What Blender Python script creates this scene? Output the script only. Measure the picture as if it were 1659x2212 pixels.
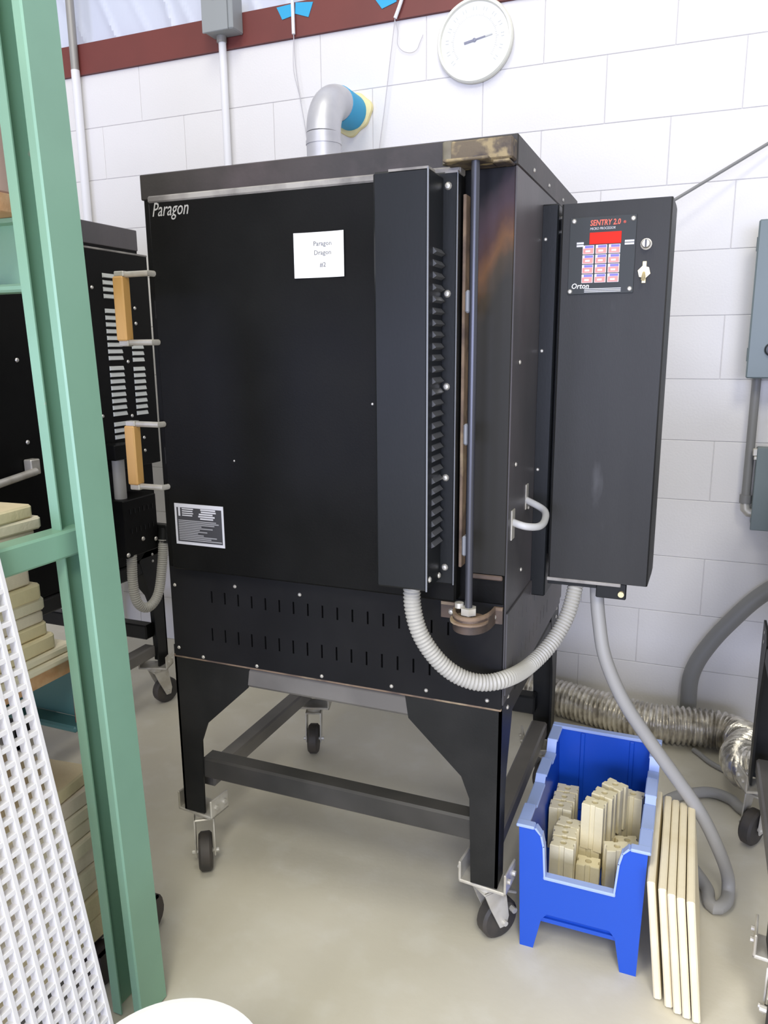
import bpy, bmesh, math, random
from mathutils import Vector, Matrix
random.seed(7)
SC = bpy.context.scene
COL = SC.collection
for o in list(bpy.data.objects):
    bpy.data.objects.remove(o)

# ------------------------------------------------------------------ camera
F, YAW, PITCH, ROLL = 1654.375, -0.38685, 0.2122, -0.00798
cp, sp, cy, sy = math.cos(PITCH), math.sin(PITCH), math.cos(YAW), math.sin(YAW)
fw = Vector((sy*cp, cy*cp, -sp)); rt = Vector((cy, -sy, 0)); up = rt.cross(fw)
c_, s_ = math.cos(ROLL), math.sin(ROLL)
rt, up = c_*rt + s_*up, -s_*rt + c_*up
cam = bpy.data.cameras.new('camera')
cam.sensor_fit = 'VERTICAL'; cam.sensor_height = 36.0
cam.lens = F*36.0/2212.0
cam.clip_start = 0.05
camo = bpy.data.objects.new('camera', cam)
M = Matrix((rt, up, -fw)).transposed().to_4x4()
M.translation = Vector((0, -2.7618, 1.3312))
camo.matrix_world = M
COL.objects.link(camo); SC.camera = camo

# ------------------------------------------------------------------ world, lights, exposure
w = bpy.data.worlds.new('room_light'); SC.world = w; w.use_nodes = True
bg = w.node_tree.nodes['Background']
bg.inputs[0].default_value = (0.97, 0.965, 0.955, 1); bg.inputs[1].default_value = 0.60
def area(name, loc, rot, sx, sy_, power, col):
    l = bpy.data.lights.new(name, 'AREA'); l.shape = 'RECTANGLE'; l.size = sx; l.size_y = sy_
    l.energy = power; l.color = col
    o = bpy.data.objects.new(name, l); o.location = loc; o.rotation_euler = rot; COL.objects.link(o)
    return o
WARM = (1.0, 0.965, 0.86)
area('ceiling_tube', (-0.9, -2.5, 4.6), (0, 0, 0), 0.9, 2.4, 54, WARM)
area('ceiling_tube', (-2.6, -5.4, 4.6), (0, 0, 0), 0.9, 2.4, 95, WARM)
area('ceiling_tube', (1.0, -5.4, 4.6), (0, 0, 0), 0.9, 2.4, 185, WARM)
# daylight through the big door opening behind the photographer
area('daylight_opening', (0.9, -7.5, 1.45), (math.radians(90), 0, 0), 4.6, 1.9, 330, (0.64, 0.70, 1.0))
# second, smaller opening far to the left
area('side_opening', (-3.3, -7.5, 1.5), (math.radians(90), 0, math.radians(-14)), 1.5, 1.0, 85, (0.50, 0.55, 1.0))
SC.view_settings.view_transform = 'Standard'; SC.view_settings.look = 'None'
SC.view_settings.gamma = 1.0; SC.view_settings.use_curve_mapping = False
SC.view_settings.exposure = 0.0

# ------------------------------------------------------------------ materials
def mat(name, col, rough=0.5, metal=0.0, col2=None, nscale=6.0, lo=0.4, hi=0.65, bump=0.0, bscale=60.0,
        stretch=(1, 1, 1), spec=None, rough2=None, col3=None, n3scale=25.0, lo3=0.62, hi3=0.7):
    m = bpy.data.materials.new(name); m.use_nodes = True
    nt = m.node_tree; N, L = nt.nodes, nt.links
    b = N['Principled BSDF']
    b.inputs['Base Color'].default_value = (*col, 1); b.inputs['Roughness'].default_value = rough
    b.inputs['Metallic'].default_value = metal
    if spec is not None: b.inputs['Specular IOR Level'].default_value = spec
    tc = N.new('ShaderNodeTexCoord'); mp = N.new('ShaderNodeMapping'); mp.inputs['Scale'].default_value = stretch
    L.new(tc.outputs['Object'], mp.inputs['Vector'])
    out = None
    if col2 is not None:
        n = N.new('ShaderNodeTexNoise'); n.inputs['Scale'].default_value = nscale; n.inputs['Detail'].default_value = 6
        L.new(mp.outputs[0], n.inputs['Vector'])
        r = N.new('ShaderNodeMapRange'); r.inputs[1].default_value = lo; r.inputs[2].default_value = hi
        L.new(n.outputs['Fac'], r.inputs[0])
        x = N.new('ShaderNodeMix'); x.data_type = 'RGBA'
        x.inputs[6].default_value = (*col, 1); x.inputs[7].default_value = (*col2, 1)
        L.new(r.outputs[0], x.inputs[0]); out = x.outputs[2]
        if rough2 is not None:
            rr = N.new('ShaderNodeMapRange'); rr.inputs[3].default_value = rough; rr.inputs[4].default_value = rough2
            L.new(r.outputs[0], rr.inputs[0]); L.new(rr.outputs[0], b.inputs['Roughness'])
    if col3 is not None:
        n = N.new('ShaderNodeTexNoise'); n.inputs['Scale'].default_value = n3scale; n.inputs['Detail'].default_value = 8
        L.new(mp.outputs[0], n.inputs['Vector'])
        r = N.new('ShaderNodeMapRange'); r.inputs[1].default_value = lo3; r.inputs[2].default_value = hi3
        L.new(n.outputs['Fac'], r.inputs[0])
        x = N.new('ShaderNodeMix'); x.data_type = 'RGBA'; x.inputs[7].default_value = (*col3, 1)
        if out is not None: L.new(out, x.inputs[6])
        else: x.inputs[6].default_value = (*col, 1)
        L.new(r.outputs[0], x.inputs[0]); out = x.outputs[2]
    if out is not None: L.new(out, b.inputs['Base Color'])
    if bump > 0:
        n = N.new('ShaderNodeTexNoise'); n.inputs['Scale'].default_value = bscale; n.inputs['Detail'].default_value = 5
        L.new(mp.outputs[0], n.inputs['Vector'])
        bp = N.new('ShaderNodeBump'); bp.inputs['Strength'].default_value = bump; bp.inputs['Distance'].default_value = 0.004
        L.new(n.outputs['Fac'], bp.inputs['Height']); L.new(bp.outputs[0], b.inputs['Normal'])
    return m

MT = {}
MT['wall'] = mat('painted_block', (0.77, 0.755, 0.745), 0.5, col2=(0.745, 0.73, 0.72), nscale=2.2, bump=0.15, bscale=140)
MT['insul'] = mat('insulation_facing', (0.62, 0.66, 0.76), 0.4, bump=0.5, bscale=7, stretch=(2.5, 1, 0.6))
MT['floor'] = mat('concrete', (0.67, 0.635, 0.52), 0.55, col2=(0.60, 0.565, 0.455), nscale=2.6, lo=0.35, hi=0.7,
                  bump=0.12, bscale=50, col3=(0.70, 0.675, 0.58), n3scale=11, lo3=0.5, hi3=0.85)
MT['beam'] = mat('red_oxide_paint', (0.17, 0.038, 0.031), 0.5, col2=(0.15, 0.034, 0.028), nscale=5)
MT['black'] = mat('black_enamel', (0.0055, 0.0055, 0.0052), 0.42, col2=(0.0085, 0.0085, 0.008), nscale=4, bump=0.06, bscale=220,
                  rough2=0.5, spec=0.12)
MT['black2'] = mat('black_enamel_stand', (0.013, 0.0135, 0.013), 0.42, col2=(0.021, 0.021, 0.020), nscale=7, spec=0.25, bump=0.06, bscale=200)
MT['cover'] = mat('black_enamel_cover', (0.0105, 0.0118, 0.0128), 0.40, col2=(0.014, 0.0155, 0.0168), nscale=4, spec=0.25, bump=0.04, bscale=220,
                  stretch=(1, 1, 0.4))
MT['ctl'] = mat('control_box_enamel', (0.031, 0.031, 0.0300), 0.45, col2=(0.025, 0.025, 0.024), nscale=3.5, spec=0.25, bump=0.05, bscale=260,
                col3=(0.065, 0.065, 0.067), n3scale=9, lo3=0.66, hi3=0.80, stretch=(2.0, 2.0, 0.5))  # base set lighter than the door enamel
MT['side'] = mat('heat_dulled_enamel', (0.120, 0.110, 0.116), 0.42, col2=(0.078, 0.076, 0.080), nscale=4, stretch=(1, 1, 0.4),
                 spec=0.25, bump=0.05, bscale=150, col3=(0.10, 0.088, 0.095), n3scale=6, lo3=0.55, hi3=0.75)
MT['roof'] = mat('scorched_enamel', (0.050, 0.041, 0.039), 0.5, col2=(0.028, 0.025, 0.023), nscale=5, bump=0.1, bscale=90,
                 col3=(0.085, 0.066, 0.066), n3scale=7, lo3=0.55, hi3=0.8)
def stained_corner():
    m = bpy.data.materials.new('heat_stained_enamel'); m.use_nodes = True
    nt = m.node_tree; N, L = nt.nodes, nt.links; b = N['Principled BSDF']
    b.inputs['Roughness'].default_value = 0.5; b.inputs['Specular IOR Level'].default_value = 0.25
    tc = N.new('ShaderNodeTexCoord'); sp = N.new('ShaderNodeSeparateXYZ'); L.new(tc.outputs['Object'], sp.inputs[0])
    mp = N.new('ShaderNodeMapping'); mp.inputs['Scale'].default_value = (1, 1, .45); L.new(tc.outputs['Object'], mp.inputs[0])
    n = N.new('ShaderNodeTexNoise'); n.inputs['Scale'].default_value = 16; n.inputs['Detail'].default_value = 7; L.new(mp.outputs[0], n.inputs['Vector'])
    # height warped by noise and by a slant across the strip: stains run diagonally
    ma = N.new('ShaderNodeMath'); ma.operation = 'MULTIPLY_ADD'; ma.inputs[1].default_value = 0.16; L.new(n.outputs['Fac'], ma.inputs[0]); L.new(sp.outputs['Z'], ma.inputs[2])
    mb = N.new('ShaderNodeMath'); mb.operation = 'MULTIPLY_ADD'; mb.inputs[1].default_value = -1.15; L.new(sp.outputs['X'], mb.inputs[0]); L.new(ma.outputs[0], mb.inputs[2])
    r = N.new('ShaderNodeMapRange'); r.inputs[1].default_value = 0.95; r.inputs[2].default_value = 1.35; L.new(mb.outputs[0], r.inputs[0])
    cr = N.new('ShaderNodeValToRGB'); e = cr.color_ramp.elements
    e[0].position = 0.0; e[0].color = (0.021, 0.020, 0.0165, 1); e[1].position = 1.0; e[1].color = (0.004, 0.004, 0.005, 1)
    for p, c in ((.30, (0.025, 0.023, 0.018, 1)), (.42, (0.050, 0.036, 0.022, 1)), (.50, (0.13, 0.062, 0.026, 1)), (.58, (0.060, 0.030, 0.026, 1)), (.66, (0.050, 0.030, 0.038, 1)), (.76, (0.032, 0.022, 0.028, 1)), (.84, (0.006, 0.006, 0.008, 1))):
        x = e.new(p); x.color = c
    L.new(r.outputs[0], cr.inputs[0]); L.new(cr.outputs[0], b.inputs['Base Color'])
    return m
MT['corner'] = stained_corner()
MT['rust'] = mat('rusty_steel', (0.23, 0.16, 0.105), 0.75, col2=(0.10, 0.07, 0.055), nscale=18, bump=0.3, bscale=90,
                 col3=(0.40, 0.31, 0.19), n3scale=14, lo3=0.55, hi3=0.7)
MT['rustdk'] = mat('browned_steel', (0.10, 0.068, 0.05), 0.6, col2=(0.045, 0.035, 0.03), nscale=16,
                   col3=(0.36, 0.26, 0.19), n3scale=12, lo3=0.58, hi3=0.72)
MT['rail'] = mat('worn_dark_steel', (0.14, 0.132, 0.122), 0.36, col2=(0.19, 0.178, 0.162), nscale=6)
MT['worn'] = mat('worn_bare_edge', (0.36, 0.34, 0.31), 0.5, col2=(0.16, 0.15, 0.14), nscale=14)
MT['dark'] = mat('dark_void', (0.002, 0.002, 0.002), 0.9, spec=0.02)
MT['screw'] = mat('zinc_screw', (0.62, 0.60, 0.55), 0.35, 0.6)
MT['zinc'] = mat('zinc_steel', (0.66, 0.64, 0.58), 0.42, 0.4, col2=(0.50, 0.47, 0.40), nscale=20)
MT['brass'] = mat('brass', (0.70, 0.60, 0.36), 0.35, 0.6)
MT['rubber'] = mat('dark_rubber', (0.035, 0.033, 0.032), 0.6, col2=(0.07, 0.06, 0.05), nscale=15)
MT['steelrod'] = mat('blued_steel_rod', (0.075, 0.078, 0.095), 0.3, 0.5)
MT['flex'] = mat('grey_vinyl_conduit', (0.44, 0.43, 0.39), 0.42)
MT['cord'] = mat('grey_liquidtight', (0.35, 0.345, 0.33), 0.45)
MT['pipe'] = mat('grey_pipe', (0.22, 0.22, 0.215), 0.5)
MT['white'] = mat('white_enamel', (0.80, 0.80, 0.82), 0.45)
MT['galv'] = mat('galvanised', (0.62, 0.62, 0.64), 0.42, 0.45, col2=(0.52, 0.52, 0.55), nscale=9)
MT['pipegrey'] = mat('conduit_grey', (0.33, 0.32, 0.30), 0.45, 0.3)
MT['boxgrey'] = mat('box_grey', (0.30, 0.32, 0.325), 0.5)
MT['panel'] = mat('panel_grey_paint', (0.165, 0.205, 0.215), 0.42, col2=(0.15, 0.19, 0.20), nscale=4)
MT['alu'] = mat('foil_duct', (0.80, 0.77, 0.70), 0.26, 0.8, col2=(0.5, 0.47, 0.41), nscale=30, bump=0.6, bscale=45)
MT['tape'] = mat('blue_tape', (0.03, 0.38, 0.66), 0.6)
MT['foam'] = mat('yellow_foam', (0.86, 0.76, 0.40), 0.8, bump=0.4, bscale=60)
MT['clockface'] = mat('dial_face', (0.84, 0.84, 0.82), 0.35)
MT['clockrim'] = mat('dial_rim', (0.80, 0.80, 0.70), 0.4)
MT['clockmark'] = mat('dial_ink', (0.55, 0.57, 0.55), 0.5)
MT['needle'] = mat('dial_needle', (0.22, 0.23, 0.30), 0.4)
MT['wire'] = mat('grey_wire', (0.52, 0.50, 0.52), 0.5)
MT['wood'] = mat('varnished_wood', (0.78, 0.46, 0.16), 0.4, col2=(0.70, 0.39, 0.12), nscale=3, stretch=(6, 6, 0.8))
MT['paper'] = mat('white_paper', (0.96, 0.96, 0.96), 0.5)
MT['ink'] = mat('black_ink', (0.15, 0.15, 0.15), 0.6)
MT['silver'] = mat('silver_print', (0.60, 0.60, 0.62), 0.4)
MT['dimprint'] = mat('grey_print', (0.30, 0.30, 0.31), 0.5)
MT['cream'] = mat('cream_print', (0.42, 0.41, 0.38), 0.5)
MT['plate'] = mat('black_label', (0.05, 0.05, 0.055), 0.45)
MT['redtext'] = mat('red_print', (0.95, 0.14, 0.08), 0.5)
MT['display'] = mat('red_display_window', (0.70, 0.022, 0.010), 0.5, spec=0.15)
MT['keypink'] = mat('key_pink', (0.80, 0.25, 0.22), 0.4)
MT['keyblue'] = mat('key_blue', (0.17, 0.15, 0.60), 0.4)
MT['keywhite'] = mat('key_white', (0.86, 0.82, 0.82), 0.4)
MT['green'] = mat('green_rack_paint', (0.25, 0.46, 0.335), 0.40, col2=(0.23, 0.425, 0.31), nscale=5, bump=0.05, bscale=80,
                  col3=(0.42, 0.44, 0.36), n3scale=22, lo3=0.73, hi3=0.78)
MT['teal'] = mat('teal_beam_paint', (0.075, 0.215, 0.245), 0.45)
MT['redclip'] = mat('red_clip', (0.30, 0.05, 0.035), 0.5)
MT['ply'] = mat('particle_board', (0.58, 0.33, 0.17), 0.7, col2=(0.66, 0.42, 0.24), nscale=40, bump=0.2, bscale=120)
MT['card'] = mat('cardboard', (0.52, 0.36, 0.30), 0.7, col2=(0.56, 0.40, 0.34), nscale=4)
MT['slabA'] = mat('kiln_shelf_cream', (0.84, 0.735, 0.49), 0.75, col2=(0.74, 0.63, 0.40), nscale=9, bump=0.2, bscale=120)
MT['slabB'] = mat('kiln_shelf_pale', (0.88, 0.81, 0.64), 0.75, col2=(0.78, 0.70, 0.54), nscale=9, bump=0.2, bscale=120)
MT['slabC'] = mat('kiln_shelf_mauve', (0.72, 0.62, 0.54), 0.75, col2=(0.80, 0.71, 0.58), nscale=7, bump=0.2, bscale=120)
MT['slabN'] = mat('clean_kiln_shelf', (0.88, 0.79, 0.57), 0.7, col2=(0.82, 0.72, 0.49), nscale=8, bump=0.15, bscale=120)
MT['post'] = mat('kiln_post_cordierite', (0.86, 0.78, 0.52), 0.75, col2=(0.78, 0.69, 0.44), nscale=14, bump=0.15, bscale=140)
MT['blue'] = mat('blue_plastic', (0.010, 0.080, 0.52), 0.34, bump=0.04, bscale=30)
MT['bluerim'] = mat('worn_rim_painted_sheen', (0.36, 0.47, 0.80), 0.3)  # paler blue holds the rim's gloss sheen as well as its wear
MT['grid'] = mat('white_plastic', (0.84, 0.84, 0.85), 0.4)
MT['bucket'] = mat('bucket_white', (0.86, 0.86, 0.84), 0.35)
MT['cart'] = mat('cart_dark', (0.045, 0.036, 0.036), 0.5)
MT['strap'] = mat('scorched_strap', (0.135, 0.105, 0.068), 0.7, col2=(0.045, 0.034, 0.034), nscale=22, lo=0.42, hi=0.58, bump=0.3, bscale=90,
                 col3=(0.30, 0.235, 0.125), n3scale=30, lo3=0.56, hi3=0.66)
MT['tan'] = mat('scorched_tan', (0.24, 0.22, 0.155), 0.7, col2=(0.16, 0.14, 0.10), nscale=30)
MT['blackp'] = mat('black_enamel_panel', (0.0105, 0.0105, 0.0115), 0.40, col2=(0.015, 0.015, 0.016), nscale=5, spec=0.16)
MT['rail2'] = mat('worn_stand_rail', (0.035, 0.034, 0.031), 0.40, col2=(0.055, 0.052, 0.047), nscale=6)
MT['louver'] = mat('rubbed_enamel', (0.085, 0.087, 0.092), 0.38)
MT['paleplate'] = mat('pale_louver_metal', (0.60, 0.62, 0.58), 0.5)
MT['pull'] = mat('grey_pull', (0.50, 0.50, 0.49), 0.4)
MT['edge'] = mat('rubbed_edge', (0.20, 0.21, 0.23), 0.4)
MT['black_handle'] = mat('black_knob', (0.02, 0.02, 0.022), 0.3)

# ------------------------------------------------------------------ mesh builder
class B:
    def __init__(s): s.v = []; s.f = []
    def add(s, vs, fs):
        n = len(s.v); s.v += [tuple(v) for v in vs]; s.f += [tuple(i+n for i in f) for f in fs]; return s
    def box(s, x0, y0, z0, x1, y1, z1, bev=0.0, M=None):
        if x0 > x1: x0, x1 = x1, x0
        if y0 > y1: y0, y1 = y1, y0
        if z0 > z1: z0, z1 = z1, z0
        if bev > 0:
            bev = min(bev, (x1-x0)*.45, (y1-y0)*.45, (z1-z0)*.45)
            bm = bmesh.new(); bmesh.ops.create_cube(bm, size=1)
            for v in bm.verts: v.co = Vector(((x0+x1)/2+v.co.x*(x1-x0), (y0+y1)/2+v.co.y*(y1-y0), (z0+z1)/2+v.co.z*(z1-z0)))
            bmesh.ops.bevel(bm, geom=list(bm.edges), offset=bev, segments=1, affect='EDGES', profile=.5)
            bm.verts.index_update()
            vs = [v.co.copy() for v in bm.verts]; fs = [[v.index for v in f.verts] for f in bm.faces]; bm.free()
        else:
            vs = [Vector(p) for p in ((x0, y0, z0), (x1, y0, z0), (x1, y1, z0), (x0, y1, z0), (x0, y0, z1), (x1, y0, z1), (x1, y1, z1), (x0, y1, z1))]
            fs = [(3, 2, 1, 0), (4, 5, 6, 7), (0, 1, 5, 4), (1, 2, 6, 5), (2, 3, 7, 6), (3, 0, 4, 7)]
        if M is not None: vs = [M @ v for v in vs]
        return s.add(vs, fs)
    def prism(s, pts, axis, a, b, M=None):
        # polygon given in the two other axes, extruded along axis from a to b
        n = len(pts)
        def P(p, t):
            return {'x': (t, p[0], p[1]), 'y': (p[0], t, p[1]), 'z': (p[0], p[1], t)}[axis]
        vs = [Vector(P(p, a)) for p in pts] + [Vector(P(p, b)) for p in pts]
        fs = [tuple(range(n)), tuple(range(2*n-1, n-1, -1))] + [(i, n+i, n+(i+1) % n, (i+1) % n) for i in range(n)]
        if M is not None: vs = [M @ v for v in vs]
        return s.add(vs, fs)
    def cyl(s, p0, p1, r, n=16, r1=None, cap=True):
        return s.tube([p0, p1], [r, r if r1 is None else r1], n, cap)
    def tube(s, pts, r, n=12, cap=True):
        pts = [Vector(p) for p in pts]; m = len(pts)
        rr = r if isinstance(r, (list, tuple)) else [r]*m
        T = []
        for i in range(m):
            t = (pts[min(i+1, m-1)]-pts[max(i-1, 0)]); T.append(t.normalized())
        u = T[0].orthogonal().normalized(); vs = []; fs = []
        for i in range(m):
            u = (u - T[i]*u.dot(T[i]));
            u = u.normalized() if u.length > 1e-6 else T[i].orthogonal().normalized()
            w_ = T[i].cross(u)
            for k in range(n):
                a = 2*math.pi*k/n; vs.append(pts[i] + (u*math.cos(a)+w_*math.sin(a))*rr[i])
        for i in range(m-1):
            for k in range(n): fs.append((i*n+k, i*n+(k+1) % n, (i+1)*n+(k+1) % n, (i+1)*n+k))
        if cap: fs += [tuple(range(n-1, -1, -1)), tuple((m-1)*n+k for k in range(n))]
        return s.add(vs, fs)
    def lathe(s, prof, o, ax='z', n=32):
        vs = []; fs = []; m = len(prof); o = Vector(o)
        for r, h in prof:
            for k in range(n):
                a = 2*math.pi*k/n; c, d = r*math.cos(a), r*math.sin(a)
                vs.append(o+Vector({'z': (c, d, h), 'y': (c, h, d), 'x': (h, c, d)}[ax]))
        for i in range(m-1):
            for k in range(n): fs.append((i*n+k, i*n+(k+1) % n, (i+1)*n+(k+1) % n, (i+1)*n+k))
        fs += [tuple(range(n-1, -1, -1)), tuple((m-1)*n+k for k in range(n))]
        return s.add(vs, fs)
    def holes(s, axis, a, b, u0, u1, w0, w1, hs):
        # plate spanning u,w with rectangular through holes, thickness a..b along axis
        us = sorted({u0, u1} | {h[0] for h in hs} | {h[1] for h in hs}); ws = sorted({w0, w1} | {h[2] for h in hs} | {h[3] for h in hs})
        def inh(uc, wc): return any(h[0] < uc < h[1] and h[2] < wc < h[3] for h in hs)
        def P(u, w_, t): return {'y': (u, t, w_), 'x': (t, u, w_)}[axis]
        vid = {}; vs = []
        def V(i, j, t):
            k = (i, j, t)
            if k not in vid: vid[k] = len(vs); vs.append(P(us[i], ws[j], a if t == 0 else b))
            return vid[k]
        fs = []; nu, nw = len(us)-1, len(ws)-1
        solid = [[not inh((us[i]+us[i+1])/2, (ws[j]+ws[j+1])/2) for j in range(nw)] for i in range(nu)]
        S = lambda i, j: 0 <= i < nu and 0 <= j < nw and solid[i][j]
        for i in range(nu):
            for j in range(nw):
                if not solid[i][j]: continue
                fs.append((V(i, j, 0), V(i+1, j, 0), V(i+1, j+1, 0), V(i, j+1, 0)))
                fs.append((V(i, j+1, 1), V(i+1, j+1, 1), V(i+1, j, 1), V(i, j, 1)))
                if not S(i-1, j): fs.append((V(i, j, 0), V(i, j+1, 0), V(i, j+1, 1), V(i, j, 1)))
                if not S(i+1, j): fs.append((V(i+1, j, 1), V(i+1, j+1, 1), V(i+1, j+1, 0), V(i+1, j, 0)))
                if not S(i, j-1): fs.append((V(i, j, 1), V(i+1, j, 1), V(i+1, j, 0), V(i, j, 0)))
                if not S(i, j+1): fs.append((V(i, j+1, 0), V(i+1, j+1, 0), V(i+1, j+1, 1), V(i, j+1, 1)))
        return s.add(vs, fs)
    def xf(s, M):
        s.v = [tuple(M @ Vector(v)) for v in s.v]; return s

def spline(pts, k=8):
    P = [Vector(p) for p in pts]; out = []
    for i in range(len(P)-1):
        p0, p1, p2, p3 = P[max(i-1, 0)], P[i], P[i+1], P[min(i+2, len(P)-1)]
        for j in range(k):
            t = j/k
            out.append(.5*((2*p1)+(p2-p0)*t+(2*p0-5*p1+4*p2-p3)*t*t+(3*p1-p0-3*p2+p3)*t**3))
    out.append(P[-1]); return out
def resample(pts, step):
    out = [pts[0]]; acc = 0
    for a, b in zip(pts, pts[1:]):
        d = (b-a).length; 
        while acc + d >= step:
            t = (step-acc)/d; a = a+(b-a)*t; out.append(a); d = (b-a).length; acc = 0
        acc += d
    return out
def ribbed(b, pts, r, amp, pitch, n=20):
    P = resample(spline(pts, 16), pitch/4)
    rr = [r + amp*(1, 0.35, -1, 0.35)[i % 4] for i in range(len(P))]
    return b.tube(P, rr, n)

ORG = {}
def finish(me, b, m, org, recalc=True, smooth=True):
    me.from_pydata([tuple(Vector(v)-org) for v in b.v], [], b.f)
    bm = bmesh.new(); bm.from_mesh(me)
    if recalc: bmesh.ops.recalc_face_normals(bm, faces=bm.faces)
    bm.to_mesh(me); bm.free()
    if smooth:
        me.shade_smooth(); me.set_sharp_from_angle(angle=math.radians(32))
    me.materials.append(MT[m]); me.update()
def root_of(o):
    while o.parent: o = o.parent
    return o
def part(name, b, m, parent, label=None, kind=None):
    me = bpy.data.meshes.new(name); org = ORG[root_of(parent).name]
    finish(me, b, m, org)
    o = bpy.data.objects.new(name, me); COL.objects.link(o); o.parent = parent
    if label: o['label'] = label
    if kind: o['kind'] = kind
    return o
def tag(o, label, cat, group=None):
    o['label'] = label; o['category'] = cat
    if group: o['group'] = group
    return o
def thing(name, label, cat, loc, group=None):
    o = bpy.data.objects.new(name, None); COL.objects.link(o); o.location = loc; o.empty_display_size = .05
    ORG[o.name] = Vector(loc); return tag(o, label, cat, group)
def solo(name, b, m, label, cat, loc=(0, 0, 0), group=None):
    me = bpy.data.meshes.new(name); finish(me, b, m, Vector(loc))
    o = bpy.data.objects.new(name, me); COL.objects.link(o); o.location = loc; ORG[o.name] = Vector(loc)
    return tag(o, label, cat, group)
def struct(name, b, m):
    me = bpy.data.meshes.new(name); finish(me, b, m, Vector((0, 0, 0)))
    o = bpy.data.objects.new(name, me); COL.objects.link(o); o['kind'] = 'structure'; ORG[o.name] = Vector((0, 0, 0)); return o
def share(src, name, parent, loc):
    o = bpy.data.objects.new(name, src.data); COL.objects.link(o); o.parent = parent; o.location = loc; return o
def text(body, size, origin, parent, m, name='lettering', align='LEFT', shear=0.0, sx=1.0, ext=0.0004, off=0.0, xdir=(1, 0, 0), zdir=(0, 0, 1)):
    cu = bpy.data.curves.new('t', 'FONT'); cu.body = body; cu.size = size; cu.align_x = align; cu.shear = shear
    cu.extrude = ext; cu.offset = off; cu.resolution_u = 2
    t = bpy.data.objects.new('t', cu); COL.objects.link(t)
    me = bpy.data.meshes.new_from_object(t); bpy.data.objects.remove(t); bpy.data.curves.remove(cu)
    X, Z = Vector(xdir), Vector(zdir); Y = X.cross(Z)
    b = B(); o = Vector(origin)
    b.add([o + X*(v.co.x*sx) + Z*v.co.y - Y*v.co.z*1.0 for v in me.vertices], [tuple(p.vertices) for p in me.polygons])
    bpy.data.meshes.remove(me)
    return part(name, b, m, parent)

# ------------------------------------------------------------------ setting
fl = struct('floor', B().box(-6, -9, -0.12, 5, 0.2, 0), 'floor')
wb = struct('wall_back', B().box(-6, 0.004, 0, 5, 0.19, 2.4384), 'wall')
bm_ = B().box(-0.2026, 0, -0.1010, 0.2026, 0.012, 0.1010, bev=0.0016)
blk = None
for c in range(12):
    off = 0.062 if c % 2 == 0 else -0.141
    for k in range(-11, 7):
        x = off + 0.2032 + 0.4064*k
        loc = (x, 0, 0.2032*c + 0.1016)
        if blk is None:
            blk = part('block', bm_, 'wall', wb); blk.location = loc
        else: share(blk, 'block', wb, loc)
bb = B().prism([(-0.012, 2.4384), (-0.012, 2.552), (0.0, 2.556), (0.19, 2.556), (0.19, 2.4384)], 'x', -6, 5)
tr = struct('trim_1', bb, 'beam')
# faced insulation above the beam, softly creased
ins = B()
xs = [-6+.1*i for i in range(33)] + [-2.75+.010*i for i in range(150)] + [-1.2+.1*i for i in range(63)]
zs = [2.545+.02*i for i in range(26)] + [3.1+.12*i for i in range(12)]
nx, nz = len(xs)-1, len(zs)-1
CREASE = [(-2.30, .45, .010), (-2.14, .55, .007), (-2.02, .30, .012), (-1.93, .50, .008), (-1.86, .20, .009), (-1.64, .35, .010), (-1.50, .50, .008), (-2.45, .60, .012), (-2.60, .4, .010)]
vs = []
for z in zs:
    for x in xs:
        y = 0.05 + 0.006*math.sin(x*7+z*4.5) + 0.003*math.sin(x*17+z*9+1.3*math.sin(z*5))
        for cx_, sl, am in CREASE:
            d = x - (cx_ - sl*(z-2.56)); y -= am*math.exp(-(d/.022)**2)*(1 if d < 0 else max(0, 1-d/.012))
        vs.append((x, y, z))
fs = [(j*(nx+1)+i, j*(nx+1)+i+1, (j+1)*(nx+1)+i+1, (j+1)*(nx+1)+i) for j in range(nz) for i in range(nx)]
n0 = len(vs); vs += [(-6, .19, 2.54), (5, .19, 2.54), (5, .19, 4.44), (-6, .19, 4.44)]; fs.append((n0+3, n0+2, n0+1, n0))
struct('wall_upper', ins.add(vs, fs), 'insul')

# ------------------------------------------------------------------ kilns
XL, XR, YF, YB, ZT = -1.155, -0.331, -1.3095, -0.607, 1.70
SCREW = None
def screw_mesh():
    b = B(); b.lathe([(0.0, -0.0035), (0.0035, -0.003), (0.0055, -0.0008), (0.0058, 0.0005)], (0, 0, 0), 'y', 10)
    me = bpy.data.meshes.new('screw'); finish(me, b, 'screw', Vector((0, 0, 0))); return me
SM = screw_mesh()
def screw(parent, p, ax='y', s=1.0):
    o = bpy.data.objects.new('screw', SM); COL.objects.link(o); o.parent = parent
    o.location = Vector(p)-ORG[root_of(parent).name]; o.scale = (s, s, s)
    if ax == 'x': o.rotation_euler = (0, 0, math.radians(90))
    return o

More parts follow.
